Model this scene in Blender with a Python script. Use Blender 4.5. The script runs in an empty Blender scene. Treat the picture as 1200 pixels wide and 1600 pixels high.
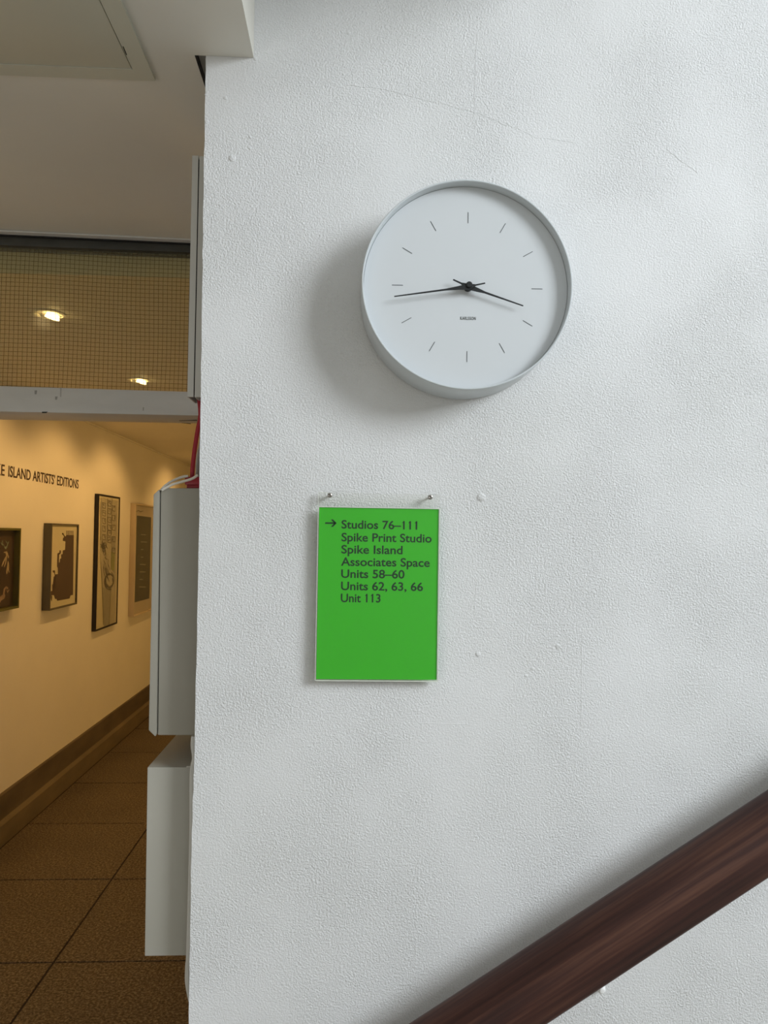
import bpy, bmesh, math, random
from mathutils import Vector, Matrix
random.seed(7)
SC = bpy.context.scene
C = SC.collection

# ------------------------------------------------------------------ camera
F_PX = 1150.0
CAM = Vector((0.0, -1.27, 1.60))
YAW = math.atan(50 / F_PX)        # turned a little to the right
PITCH = math.atan(38 / F_PX)      # tipped a little upwards
ROLL = 0.012
fwd = Vector((math.sin(YAW) * math.cos(PITCH), math.cos(YAW) * math.cos(PITCH), math.sin(PITCH)))
right = fwd.cross(Vector((0, 0, 1))).normalized()
up = right.cross(fwd).normalized()
r2 = right * math.cos(ROLL) + up * math.sin(ROLL)
u2 = up * math.cos(ROLL) - right * math.sin(ROLL)
right, up = r2, u2
cd = bpy.data.cameras.new('camera')
cam = bpy.data.objects.new('camera', cd)
C.objects.link(cam)
cd.sensor_fit = 'HORIZONTAL'
cd.sensor_width = 36.0
cd.lens = 36.0 * F_PX / 1200.0
cd.clip_start = 0.02
cam.matrix_world = Matrix(((right.x, up.x, -fwd.x, CAM.x), (right.y, up.y, -fwd.y, CAM.y),
                           (right.z, up.z, -fwd.z, CAM.z), (0, 0, 0, 1)))
SC.camera = cam

# ------------------------------------------------------------------ world, lights, exposure
W = bpy.data.worlds.new('world'); SC.world = W; W.use_nodes = True
bg = W.node_tree.nodes['Background']
bg.inputs[0].default_value = (0.80, 0.90, 1.0, 1)
bg.inputs[1].default_value = 1.2
SC.view_settings.view_transform = 'Standard'
SC.view_settings.look = 'None'
SC.view_settings.gamma = 1.0
SC.view_settings.use_curve_mapping = False
SC.view_settings.exposure = 0.0

def area(name, loc, target, sx, sy, power, col):
    l = bpy.data.lights.new(name, 'AREA'); l.shape = 'RECTANGLE'; l.size = sx; l.size_y = sy
    l.energy = power; l.color = col
    o = bpy.data.objects.new(name, l); C.objects.link(o); o.location = loc
    o.rotation_euler = (Vector(target) - Vector(loc)).to_track_quat('-Z', 'Y').to_euler()
    return o
area('window_daylight', (4.85, -3.7, 4.0), (0.0, -0.1, 1.75), 2.3, 2.3, 326, (0.905, 0.96, 1.0))
area('hall_fill', (-1.95, -2.9, 0.9), (-0.7, -0.2, 2.3), 1.1, 1.4, 10.5, (1.0, 0.975, 0.90))  # added fill with no source of its own, lifts the low soffit
area('gallery_side_fill', (1.22, 4.6, 1.05), (-0.7, 4.6, 2.2), 4.5, 1.5, 38, (1.0, 0.56, 0.145))  # added warm fill, unseen, brightens the gallery ceiling and wall

# ------------------------------------------------------------------ where pixels land on real planes
def ray(u, v):
    return (right * ((u - 600) / F_PX) - up * ((v - 800) / F_PX) + fwd)
def pY(u, v, Y=0.0):
    d = ray(u, v); return CAM + d * ((Y - CAM.y) / d.y)
def pX(u, v, X):
    d = ray(u, v); return CAM + d * ((X - CAM.x) / d.x)
def pZ(u, v, Z):
    d = ray(u, v); return CAM + d * ((Z - CAM.z) / d.z)
def pP(u, v, o, n):
    d = ray(u, v); return CAM + d * ((o - CAM).dot(n) / d.dot(n))

# ------------------------------------------------------------------ materials
def mat(name, col, rough=0.6, metal=0.0, noise=None, bump=None, coat=0.0, spec=0.5):
    """noise=(scale, amount[, stretch vec]); bump=list of (scale, distance, detail)"""
    m = bpy.data.materials.new(name); m.use_nodes = True
    nt = m.node_tree; b = nt.nodes['Principled BSDF']
    b.inputs['Base Color'].default_value = (*col, 1)
    b.inputs['Roughness'].default_value = rough
    b.inputs['Metallic'].default_value = metal
    b.inputs['Coat Weight'].default_value = coat
    b.inputs['Specular IOR Level'].default_value = spec
    tc = nt.nodes.new('ShaderNodeTexCoord')
    if noise:
        mp = nt.nodes.new('ShaderNodeMapping'); nt.links.new(tc.outputs['Object'], mp.inputs[0])
        if len(noise) > 2: mp.inputs['Scale'].default_value = noise[2]
        n = nt.nodes.new('ShaderNodeTexNoise'); n.inputs['Scale'].default_value = noise[0]; n.inputs['Detail'].default_value = 5
        nt.links.new(mp.outputs[0], n.inputs['Vector'])
        cr = nt.nodes.new('ShaderNodeValToRGB')
        a = noise[1]
        cr.color_ramp.elements[0].position = 0.3; cr.color_ramp.elements[1].position = 0.7
        cr.color_ramp.elements[0].color = tuple(c * (1 - a) for c in col) + (1,)
        cr.color_ramp.elements[1].color = tuple(min(1, c * (1 + a)) for c in col) + (1,)
        nt.links.new(n.outputs['Fac'], cr.inputs[0]); nt.links.new(cr.outputs[0], b.inputs['Base Color'])
    if bump:
        prev = None
        for s, dist, det in bump:
            n = nt.nodes.new('ShaderNodeTexNoise'); n.inputs['Scale'].default_value = s; n.inputs['Detail'].default_value = det
            nt.links.new(tc.outputs['Object'], n.inputs['Vector'])
            bp = nt.nodes.new('ShaderNodeBump'); bp.inputs['Distance'].default_value = dist; bp.inputs['Strength'].default_value = 1.0
            nt.links.new(n.outputs['Fac'], bp.inputs['Height'])
            if prev: nt.links.new(prev.outputs[0], bp.inputs['Normal'])
            prev = bp
        nt.links.new(prev.outputs[0], b.inputs['Normal'])
    return m

def emis(name, col, s):
    m = bpy.data.materials.new(name); m.use_nodes = True
    b = m.node_tree.nodes['Principled BSDF']
    b.inputs['Base Color'].default_value = (*col, 1)
    b.inputs['Emission Color'].default_value = (*col, 1); b.inputs['Emission Strength'].default_value = s
    return m

def clear(name, tint, gloss=0.06, haze=0.0, hazecol=(0.5, 0.5, 0.4), rough=0.02):
    m = bpy.data.materials.new(name); m.use_nodes = True
    nt = m.node_tree; nt.nodes.remove(nt.nodes['Principled BSDF']); out = nt.nodes['Material Output']
    t = nt.nodes.new('ShaderNodeBsdfTransparent'); t.inputs[0].default_value = (*tint, 1)
    g = nt.nodes.new('ShaderNodeBsdfGlossy'); g.inputs['Roughness'].default_value = rough
    lw = nt.nodes.new('ShaderNodeLayerWeight'); lw.inputs[0].default_value = 0.5
    pw = nt.nodes.new('ShaderNodeMath'); pw.operation = 'POWER'; pw.inputs[1].default_value = 5.0
    nt.links.new(lw.outputs['Facing'], pw.inputs[0])
    mul = nt.nodes.new('ShaderNodeMath'); mul.operation = 'MULTIPLY_ADD'; mul.inputs[1].default_value = 0.6; mul.inputs[2].default_value = gloss
    nt.links.new(pw.outputs[0], mul.inputs[0])
    mx = nt.nodes.new('ShaderNodeMixShader'); nt.links.new(mul.outputs[0], mx.inputs[0])
    src = t
    if haze:
        d = nt.nodes.new('ShaderNodeBsdfDiffuse'); d.inputs[0].default_value = (*hazecol, 1)
        mh = nt.nodes.new('ShaderNodeMixShader'); mh.inputs[0].default_value = haze
        nt.links.new(t.outputs[0], mh.inputs[1]); nt.links.new(d.outputs[0], mh.inputs[2]); src = mh
    nt.links.new(src.outputs[0], mx.inputs[1]); nt.links.new(g.outputs[0], mx.inputs[2])
    nt.links.new(mx.outputs[0], out.inputs[0])
    return m

M = {}
# painted plaster with roller stipple
def plaster_mat():
    m = bpy.data.materials.new('stippled_white_plaster'); m.use_nodes = True
    nt = m.node_tree; b = nt.nodes['Principled BSDF']; N = nt.nodes.new; L = nt.links.new
    b.inputs['Roughness'].default_value = 0.5
    b.inputs['Specular IOR Level'].default_value = 0.35
    tc = N('ShaderNodeTexCoord')
    n0 = N('ShaderNodeTexNoise'); n0.inputs['Scale'].default_value = 2.6; n0.inputs['Detail'].default_value = 4
    L(tc.outputs['Object'], n0.inputs['Vector'])
    cr = N('ShaderNodeValToRGB'); cr.color_ramp.elements[0].position = 0.3; cr.color_ramp.elements[1].position = 0.72
    cr.color_ramp.elements[0].color = (0.735, 0.74, 0.735, 1); cr.color_ramp.elements[1].color = (0.775, 0.78, 0.785, 1)
    L(n0.outputs['Fac'], cr.inputs[0]); L(cr.outputs[0], b.inputs['Base Color'])
    n1 = N('ShaderNodeTexNoise'); n1.inputs['Scale'].default_value = 300; n1.inputs['Detail'].default_value = 2.5
    n1.inputs['Roughness'].default_value = 0.62; n1.inputs['Distortion'].default_value = 0.4
    n2 = N('ShaderNodeTexNoise'); n2.inputs['Scale'].default_value = 9; n2.inputs['Detail'].default_value = 3
    n3 = N('ShaderNodeTexNoise'); n3.inputs['Scale'].default_value = 3.5; n3.inputs['Detail'].default_value = 2
    for n in (n1, n2, n3): L(tc.outputs['Object'], n.inputs['Vector'])
    # stipple is smoother in some patches
    cr3 = N('ShaderNodeMapRange'); cr3.inputs[1].default_value = 0.35; cr3.inputs[2].default_value = 0.6
    cr3.inputs[3].default_value = 0.45; cr3.inputs[4].default_value = 1.0
    L(n3.outputs['Fac'], cr3.inputs[0])
    b2 = N('ShaderNodeBump'); b2.inputs['Distance'].default_value = 0.006; b2.inputs['Strength'].default_value = 0.3
    L(n2.outputs['Fac'], b2.inputs['Height'])
    b1 = N('ShaderNodeBump'); b1.inputs['Distance'].default_value = 0.0032
    L(cr3.outputs[0], b1.inputs['Strength']); L(n1.outputs['Fac'], b1.inputs['Height'])
    L(b2.outputs[0], b1.inputs['Normal']); L(b1.outputs[0], b.inputs['Normal'])
    return m
M['plaster'] = plaster_mat()
M['bracket_white'] = mat('bracket_gloss_white', (0.86, 0.86, 0.85), 0.3, noise=(9, 0.02))
M['smooth_white'] = mat('smooth_white_paint', (0.56, 0.56, 0.555), 0.6, noise=(3, 0.03), bump=[(40, 0.0008, 3)])
M['soffit'] = mat('soffit_paint', (0.74, 0.72, 0.65), 0.65, noise=(4, 0.03), bump=[(30, 0.0006, 3)])
M['hatch'] = mat('hatch_paint', (0.60, 0.59, 0.49), 0.5, noise=(5, 0.03))
M['gallery'] = mat('gallery_wall_paint', (0.76, 0.72, 0.63), 0.6, noise=(2.5, 0.03), bump=[(60, 0.0005, 3)])
M['trimpaint'] = mat('door_frame_gloss', (0.62, 0.61, 0.58), 0.42, noise=(14, 0.05, (0.4, 1, 1.6)), bump=[(25, 0.0015, 4)])
M['smudge'] = mat('paint_smudge', (0.47, 0.46, 0.43), 0.5, noise=(30, 0.1))
M['darkbar'] = mat('dark_head_bar', (0.045, 0.045, 0.037), 0.5, noise=(20, 0.2))  # near-black base colour for the bar over the wired glass
M['gap'] = mat('black_gap', (0.012, 0.011, 0.010), 0.8, noise=(30, 0.2))
M['slotgrey'] = mat('slot_grey', (0.36, 0.35, 0.32), 0.8, noise=(30, 0.1))
M['metal_box'] = mat('painted_steel_cabinet', (0.36, 0.34, 0.285), 0.42, noise=(6, 0.03))
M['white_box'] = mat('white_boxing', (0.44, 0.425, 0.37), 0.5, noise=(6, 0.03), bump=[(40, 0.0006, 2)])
M['pvc'] = mat('white_pvc', (0.60, 0.59, 0.55), 0.4, noise=(9, 0.02))
M['red'] = mat('red_cable_sheath', (0.36, 0.008, 0.02), 0.4, noise=(40, 0.1))
M['greycable'] = mat('grey_cable_sheath', (0.42, 0.40, 0.36), 0.45, noise=(40, 0.06))
M['whitecable'] = mat('white_cable_sheath', (0.70, 0.66, 0.58), 0.45, noise=(40, 0.05))
M['grout'] = mat('black_grout', (0.016, 0.010, 0.008), 0.9, noise=(60, 0.3))
M['skirting'] = mat('brown_skirting', (0.105, 0.078, 0.048), 0.55, noise=(12, 0.25, (1, 0.3, 1)), bump=[(60, 0.0006, 3)])
M['skirting_low'] = mat('brown_skirting_base', (0.145, 0.11, 0.062), 0.5, noise=(12, 0.2, (1, 0.3, 1)), bump=[(60, 0.0006, 3)])
M['clock_white'] = mat('clock_rim_white', (0.60, 0.64, 0.66), 0.38, noise=(4, 0.01))
M['clock_face'] = mat('clock_dial_white', (0.635, 0.665, 0.685), 0.45, noise=(4, 0.006))
M['black'] = mat('black_paint', (0.008, 0.010, 0.011), 0.45, noise=(30, 0.1))
M['print'] = mat('printed_black', (0.02, 0.025, 0.02), 0.6, noise=(30, 0.1))
M['tickgrey'] = mat('printed_grey_tick', (0.10, 0.11, 0.115), 0.6, noise=(30, 0.1))
M['green'] = mat('green_paper', (0.042, 0.50, 0.012), 0.55, noise=(3, 0.03))
M['inkgreen'] = mat('ink_on_green', (0.006, 0.035, 0.012), 0.6, noise=(30, 0.1))
M['steel'] = mat('screw_steel', (0.33, 0.31, 0.28), 0.35, 1.0, noise=(80, 0.15))
M['acrylic'] = clear('clear_acrylic', (0.985, 0.985, 0.975), 0.02, rough=0.06)
M['acrylic_edge'] = mat('polished_acrylic_edge', (0.80, 0.83, 0.74), 0.25, noise=(20, 0.05))
M['wired_glass'] = clear('wired_glass', (0.96, 0.93, 0.78), 0.03, 0.14, (0.52, 0.50, 0.36), 0.12)
M['wire'] = mat('glass_wire', (0.085, 0.055, 0.02), 0.5, 0.2, noise=(50, 0.2))
M['lettering'] = mat('wall_lettering_vinyl', (0.035, 0.014, 0.008), 0.6, noise=(30, 0.1))
M['olive_frame'] = mat('olive_frame', (0.10, 0.095, 0.012), 0.4, noise=(20, 0.1))
M['grey_frame'] = mat('grey_brown_frame', (0.095, 0.08, 0.05), 0.5, noise=(20, 0.15, (1, 1, 0.2)))
M['black_frame'] = mat('black_frame', (0.010, 0.006, 0.006), 0.45, noise=(20, 0.1))
M['cream_frame'] = mat('pale_wood_frame', (0.58, 0.47, 0.32), 0.5, noise=(14, 0.08, (1, 1, 0.15)))
M['art_dark'] = mat('dark_brown_print', (0.055, 0.030, 0.014), 0.6, noise=(8, 0.2))
M['cream'] = mat('cream_paper', (0.72, 0.66, 0.46), 0.7, noise=(8, 0.03))
M['brown_ink'] = mat('brown_ink', (0.085, 0.048, 0.026), 0.7, noise=(10, 0.08))
M['sketch_paper'] = mat('grey_sketch_paper', (0.50, 0.46, 0.34), 0.7, noise=(10, 0.10))
M['pencil'] = mat('pencil_line', (0.16, 0.14, 0.10), 0.7, noise=(30, 0.2))
M['pencil_soft'] = mat('pencil_wash', (0.36, 0.335, 0.25), 0.7, noise=(30, 0.1))
M['pale_green'] = mat('pale_green_wash', (0.30, 0.32, 0.13), 0.7, noise=(14, 0.1))
M['mount'] = mat('mount_board', (0.62, 0.54, 0.42), 0.7, noise=(8, 0.02))
M['slate'] = mat('slate_green_print', (0.095, 0.095, 0.065), 0.6, noise=(10, 0.12))
M['chalk'] = mat('chalk_line', (0.45, 0.44, 0.36), 0.7, noise=(30, 0.1))
M['figure_pale'] = mat('pale_figure_ink', (0.46, 0.36, 0.22), 0.7, noise=(60, 0.25))
M['figure_teal'] = mat('teal_figure_ink', (0.22, 0.27, 0.21), 0.7, noise=(60, 0.25))
M['figure_pink'] = mat('dusky_figure_ink', (0.34, 0.23, 0.16), 0.7, noise=(60, 0.25))
M['lamp_glow'] = emis('warm_lamp_glow', (1.0, 0.78, 0.42), 9)
M['reflector'] = mat('lamp_reflector', (0.9, 0.85, 0.7), 0.35, noise=(20, 0.02))
M['window_frame'] = mat('window_frame_paint', (0.7, 0.7, 0.68), 0.5, noise=(8, 0.03))

def wood_mat():
    m = bpy.data.materials.new('dark_mahogany'); m.use_nodes = True
    nt = m.node_tree; b = nt.nodes['Principled BSDF']; N = nt.nodes.new; L = nt.links.new
    b.inputs['Roughness'].default_value = 0.46; b.inputs['Specular IOR Level'].default_value = 0.36
    tc = N('ShaderNodeTexCoord')
    def noise(scale, sc, det=5):
        mp = N('ShaderNodeMapping'); mp.inputs['Scale'].default_value = sc; L(tc.outputs['Object'], mp.inputs[0])
        n = N('ShaderNodeTexNoise'); n.inputs['Scale'].default_value = scale; n.inputs['Detail'].default_value = det
        L(mp.outputs[0], n.inputs['Vector']); return n
    a = noise(150, (0.03, 1, 1), 8); c = noise(22, (0.10, 1, 1), 5)
    cr = N('ShaderNodeValToRGB'); e = cr.color_ramp.elements
    e[0].position = 0.32; e[0].color = (0.018, 0.0055, 0.0042, 1)
    e[1].position = 0.72; e[1].color = (0.125, 0.052, 0.030, 1)
    k = e.new(0.5); k.color = (0.046, 0.0155, 0.0105, 1)
    mx = N('ShaderNodeMix'); mx.data_type = 'FLOAT'; mx.inputs[0].default_value = 0.5
    L(a.outputs['Fac'], mx.inputs[2]); L(c.outputs['Fac'], mx.inputs[3])
    L(mx.outputs[0], cr.inputs[0]); L(cr.outputs[0], b.inputs['Base Color'])
    bp = N('ShaderNodeBump'); bp.inputs['Distance'].default_value = 0.0006; L(a.outputs['Fac'], bp.inputs['Height'])
    L(bp.outputs[0], b.inputs['Normal'])
    return m
M['wood'] = wood_mat()

def terrazzo_mat():
    m = bpy.data.materials.new('brown_terrazzo'); m.use_nodes = True
    nt = m.node_tree; b = nt.nodes['Principled BSDF']; N = nt.nodes.new; L = nt.links.new
    b.inputs['Roughness'].default_value = 0.55; b.inputs['Specular IOR Level'].default_value = 0.3
    ge = N('ShaderNodeNewGeometry')
    n = N('ShaderNodeTexNoise'); n.inputs['Scale'].default_value = 110; n.inputs['Detail'].default_value = 4; n.inputs['Roughness'].default_value = 0.7
    n2 = N('ShaderNodeTexNoise'); n2.inputs['Scale'].default_value = 2.2; n2.inputs['Detail'].default_value = 3
    v = N('ShaderNodeTexVoronoi'); v.inputs['Scale'].default_value = 34
    for k in (n, n2, v): L(ge.outputs['Position'], k.inputs['Vector'])
    cr = N('ShaderNodeValToRGB'); e = cr.color_ramp.elements
    e[0].position = 0.39; e[0].color = (0.042, 0.034, 0.020, 1); e[1].position = 0.63; e[1].color = (0.23, 0.18, 0.115, 1)
    k = e.new(0.5); k.color = (0.105, 0.076, 0.047, 1)
    L(n.outputs['Fac'], cr.inputs[0])
    mr = N('ShaderNodeMapRange'); mr.inputs[1].default_value = 0.03; mr.inputs[2].default_value = 0.07; mr.inputs[3].default_value = 0.45; mr.inputs[4].default_value = 1.0
    L(v.outputs['Distance'], mr.inputs[0])
    mr2 = N('ShaderNodeMapRange'); mr2.inputs[1].default_value = 0.3; mr2.inputs[2].default_value = 0.7; mr2.inputs[3].default_value = 0.85; mr2.inputs[4].default_value = 1.12
    L(n2.outputs['Fac'], mr2.inputs[0])
    mu = N('ShaderNodeMath'); mu.operation = 'MULTIPLY'; L(mr.outputs[0], mu.inputs[0]); L(mr2.outputs[0], mu.inputs[1])
    vm = N('ShaderNodeVectorMath'); vm.operation = 'SCALE'; L(cr.outputs[0], vm.inputs[0]); L(mu.outputs[0], vm.inputs['Scale'])
    L(vm.outputs[0], b.inputs['Base Color'])
    return m
M['terrazzo'] = terrazzo_mat()

# ------------------------------------------------------------------ mesh helpers
def obj(name, bm, m, parent=None, bevel=0.0, smooth=True, keep=False):
    if bevel:
        bmesh.ops.bevel(bm, geom=bm.edges[:], offset=bevel, segments=2, affect='EDGES', profile=0.6)
    bmesh.ops.recalc_face_normals(bm, faces=bm.faces[:])
    me = bpy.data.meshes.new(name); bm.to_mesh(me); bm.free()
    if smooth:
        for p in me.polygons: p.use_smooth = True
        me.set_sharp_from_angle(angle=math.radians(32))
    me.materials.append(M[m])
    o = bpy.data.objects.new(name, me); C.objects.link(o)
    if parent is not None: o.parent = parent
    return o
def empty(name, loc=(0, 0, 0), rot=(0, 0, 0)):
    o = bpy.data.objects.new(name, None); C.objects.link(o); o.location = loc; o.rotation_euler = rot
    o.empty_display_size = 0.05
    return o
def tag(o, label=None, cat=None, group=None, kind=None):
    if label: o['label'] = label
    if cat: o['category'] = cat
    if group: o['group'] = group
    if kind: o['kind'] = kind
    return o
def struct(o): o['kind'] = 'structure'; return o
def box(bm, a, b):
    a, b = Vector(a), Vector(b)
    lo = Vector(map(min, a, b)); hi = Vector(map(max, a, b))
    v = [bm.verts.new((x, y, z)) for x in (lo.x, hi.x) for y in (lo.y, hi.y) for z in (lo.z, hi.z)]
    for f in ((0, 1, 3, 2), (4, 6, 7, 5), (0, 4, 5, 1), (2, 3, 7, 6), (0, 2, 6, 4), (1, 5, 7, 3)):
        bm.faces.new([v[i] for i in f])
def hexa(bm, front, back):
    f = [bm.verts.new(p) for p in front]; k = [bm.verts.new(p) for p in back]
    n = len(f)
    bm.faces.new(f); bm.faces.new(k[::-1])
    for i in range(n): bm.faces.new((f[i], f[(i + 1) % n], k[(i + 1) % n], k[i]))
def prism(bm, pts, vec):
    hexa(bm, pts, [Vector(p) + Vector(vec) for p in pts])
def B(*boxes):
    bm = bmesh.new()
    for a, b in boxes: box(bm, a, b)
    return bm
def tube(bm, pts, r, seg=10, flat=1.0, caps=True):
    pts = [Vector(p) for p in pts]
    rs = r if isinstance(r, (list, tuple)) else [r] * len(pts)
    rings = []; prev = None
    for i, p in enumerate(pts):
        t = (pts[min(i + 1, len(pts) - 1)] - pts[max(i - 1, 0)]).normalized()
        if prev is None:
            a = t.cross(Vector((0, 1, 0)));  a = a if a.length > 1e-4 else t.cross(Vector((1, 0, 0)))
            a.normalize()
        else:
            a = (prev - t * prev.dot(t)).normalized()
        prev = a; b = t.cross(a)
        rings.append([bm.verts.new(p + (a * math.cos(2 * math.pi * k / seg) + b * math.sin(2 * math.pi * k / seg) * flat) * rs[i]) for k in range(seg)])
    for i in range(len(rings) - 1):
        for k in range(seg):
            bm.faces.new((rings[i][k], rings[i][(k + 1) % seg], rings[i + 1][(k + 1) % seg], rings[i + 1][k]))
    if caps: bm.faces.new(rings[0][::-1]); bm.faces.new(rings[-1])
def catmull(pts, n=8):
    pts = [Vector(p) for p in pts]; out = []
    for i in range(len(pts) - 1):
        p0 = pts[max(i - 1, 0)]; p1 = pts[i]; p2 = pts[i + 1]; p3 = pts[min(i + 2, len(pts) - 1)]
        for k in range(n):
            t = k / n
            out.append(0.5 * ((2 * p1) + (p2 - p0) * t + (2 * p0 - 5 * p1 + 4 * p2 - p3) * t * t + (3 * p1 - p0 - 3 * p2 + p3) * t ** 3))
    out.append(pts[-1]); return out
def lathe_y(bm, prof, c, seg=128, close=False):
    """profile of (radius, y) spun about the Y axis through c"""
    rings = []
    for r, y in prof:
        if r < 1e-6: rings.append([bm.verts.new((c[0], y, c[2]))])
        else: rings.append([bm.verts.new((c[0] + r * math.cos(2 * math.pi * k / seg), y, c[2] + r * math.sin(2 * math.pi * k / seg))) for k in range(seg)])
    n = len(rings)
    for i in range(n if close else n - 1):
        a, b = rings[i], rings[(i + 1) % n]
        for k in range(seg):
            k2 = (k + 1) % seg
            if len(a) == 1: bm.faces.new((a[0], b[k], b[k2]))
            elif len(b) == 1: bm.faces.new((a[k], b[0], a[k2]))
            else: bm.faces.new((a[k], b[k], b[k2], a[k2]))
def stroke(bm, pts, w, n, t=0.0006):
    """flat printed stroke: quads of width w lying in the plane of normal n"""
    pts = [Vector(p) for p in pts]
    for a, b in zip(pts, pts[1:]):
        d = b - a
        if d.length < 1e-6: continue
        s = d.normalized().cross(n) * (w / 2)
        prism(bm, [a - s, b - s, b + s, a + s], n * t)
def text_mesh(s, name, mname, parent, to_world, width=None, height=None, x0=0, y0=0, bold=0.0, depth=0.0004, ref=None, space=1.0):
    """lettering as mesh; to_world maps (x, y, z) of the text plane. ref: substring whose extents width refers to"""
    cu = bpy.data.curves.new('t', 'FONT'); cu.body = s; cu.size = 1.0; cu.extrude = 0.5; cu.offset = bold; cu.space_character = space
    cu.resolution_u = 5
    o = bpy.data.objects.new('t', cu); C.objects.link(o)
    dg = bpy.context.evaluated_depsgraph_get(); dg.update()
    me = bpy.data.meshes.new_from_object(o.evaluated_get(dg))
    bpy.data.objects.remove(o); bpy.data.curves.remove(cu)
    xs = [v.co.x for v in me.vertices]
    lo, hi = min(xs), max(xs)
    sx = width / (hi - lo) if width else height
    sy = height
    for v in me.vertices:
        v.co = to_world(x0 + (v.co.x - lo) * sx, y0 + v.co.y * sy, v.co.z * depth)
    me.name = name; me.materials.clear(); me.materials.append(M[mname])
    ob = bpy.data.objects.new(name, me); C.objects.link(ob)
    if parent is not None: ob.parent = parent
    return ob
def extent(s, space=1.0, bold=0.0):
    cu = bpy.data.curves.new('t', 'FONT'); cu.body = s; cu.size = 1.0; cu.space_character = space; cu.offset = bold
    o = bpy.data.objects.new('t', cu); C.objects.link(o)
    dg = bpy.context.evaluated_depsgraph_get(); dg.update()
    me = bpy.data.meshes.new_from_object(o.evaluated_get(dg)); xs = [v.co.x for v in me.vertices]
    bpy.data.objects.remove(o); bpy.data.curves.remove(cu); bpy.data.meshes.remove(me)
    return min(xs), max(xs)
CAP = 0.682   # cap height of the built-in font at size 1
VZ = Vector((0, 0, 1)); NX = Vector((1, 0, 0)); NY = Vector((0, -1, 0))

# ------------------------------------------------------------------ the shell
SOFF = 1.60 + 0.834          # underside of the low slab
GX = -1.79                   # gallery wall
GCEIL = 1.60 + 0.75
EDGE_PX = [(323, 60), (322, 92), (320, 200), (317.5, 320), (316, 470), (313.5, 620), (311.5, 800), (307.5, 1000), (303, 1200), (300, 1300), (296.5, 1480), (294.5, 1600), (292, 1760)]
edge = [pY(u, v, 0.0) for u, v in EDGE_PX]
jagged = []
for i in range(len(edge) - 1):
    for k in range(6):
        p = edge[i].lerp(edge[i + 1], k / 6)
        jagged.append(Vector((p.x + random.uniform(-0.0007, 0.0007), 0, p.z)))
jagged = [Vector((edge[0].x, 0, 5.8)), Vector((edge[0].x, 0, SOFF + 0.02))] + [p for p in jagged if p.z < SOFF + 0.01] + [Vector((edge[-1].x - 0.003, 0, 0))]
bm = bmesh.new()
prof = jagged + [Vector((5.0, 0, 0)), Vector((5.0, 0, 5.8))]
prism(bm, prof, (0, 0.34, 0))
wall = struct(obj('wall_front', bm, 'plaster', smooth=False))

def on_wall(u, v, off=0.0): return pY(u, v, -off)
def hair(name, px, w, h, label=None, m='plaster'):
    bm = bmesh.new(); pts = [pY(u, v, 0.0) for u, v in px]
    for a, b in zip(pts, pts[1:]):
        s = (b - a).normalized().cross(NY) * (w / 2)
        f = [a - s, b - s, b + s, a + s]
        mid = [a.lerp(b, 0.0) + NY * h, b + NY * h]
        v4 = [bm.verts.new(p - NY * 0.0003) for p in f]; vm = [bm.verts.new(p) for p in mid]
        bm.faces.new((v4[0], v4[1], vm[1], vm[0])); bm.faces.new((vm[0], vm[1], v4[2], v4[3]))
    o = obj(name, bm, m, wall, smooth=False)
    if label: o['label'] = label
    return o
def jit(pts, n=5, a=1.2):
    out = []
    for p, q in zip(pts, pts[1:]):
        for k in range(n):
            t = k / n
            out.append((p[0] + (q[0] - p[0]) * t + random.uniform(-a, a), p[1] + (q[1] - p[1]) * t + random.uniform(-a, a)))
    out.append(pts[-1]); return out
for px in ([(745, 55), (744, 100), (741, 180)], [(540, 132), (600, 140), (680, 160), (745, 176), (792, 197)], [(792, 193), (835, 214), (900, 224)],
           [(792, 197), (770, 230), (752, 262)], [(1040, 232), (1065, 252), (1090, 270)]):
    hair('hairline_crack', jit(px), 0.0018, 0.0005)
for px in ([(700, 962), (790, 973), (905, 976)], [(909, 990), (909, 1060), (908, 1130)], [(655, 1130), (730, 1131)], [(690, 995), (740, 994)], [(745, 910), (741, 960)]):
    hair('filler_ridge', jit(px, 5, 0.5), 0.0022, 0.00045)
for (u, v, r) in ((352, 153, 3.0), (363, 247, 5.5), (391, 214, 2.5), (391, 232, 2.3), (752, 777, 6.5), (747, 1022, 4), (545, 52, 3), (832, 1045, 3), (822, 1056, 2.5), (872, 1010, 4), (957, 1590, 2.5), (1063, 1547, 2), (527, 878, 0.1), (399, 92, 3), (323, 190, 3), (322, 148, 2)):
    if r < 1: continue
    c = pY(u, v, 0); R = r * 0.0011
    bm = bmesh.new(); bmesh.ops.create_uvsphere(bm, u_segments=14, v_segments=8, radius=1)
    for q in bm.verts: q.co = Vector((c.x + q.co.x * R * 1.15, q.co.y * R * 0.32, c.z + q.co.z * R))
    obj('paint_lump', bm, 'plaster', wall)

# low slab over the hall: soffit, with a slot beside the wall end, and the daylit slab edge
SX1 = pY(396.5, 83, 0.0).x
slotA = pY(304, 83, 0.0).x
slotB = pY(324, 86, 0.0).x
bm = B(((-2.6, -6.0, SOFF), (slotA, 0.98, SOFF + 0.30)),
       ((slotA, -6.0, SOFF), (SX1, -0.0005, SOFF + 0.30)),
       ((slotA, 0.14, SOFF), (edge[1].x + 0.05, 0.98, SOFF + 0.30)))
ceil = struct(obj('ceiling', bm, 'soffit', smooth=False))
bm = bmesh.new(); box(bm, (slotA + 0.0005, 0.0, SOFF + 0.010), (edge[1].x + 0.05, 0.14, SOFF + 0.03))
obj('slot_back', bm, 'slotgrey', ceil)
bm = bmesh.new(); box(bm, (slotA - 0.0002, 0.0, SOFF + 0.001), (slotA + 0.0035, 0.14, SOFF + 0.010))
obj('slot_side', bm, 'gap', ceil)
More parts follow.
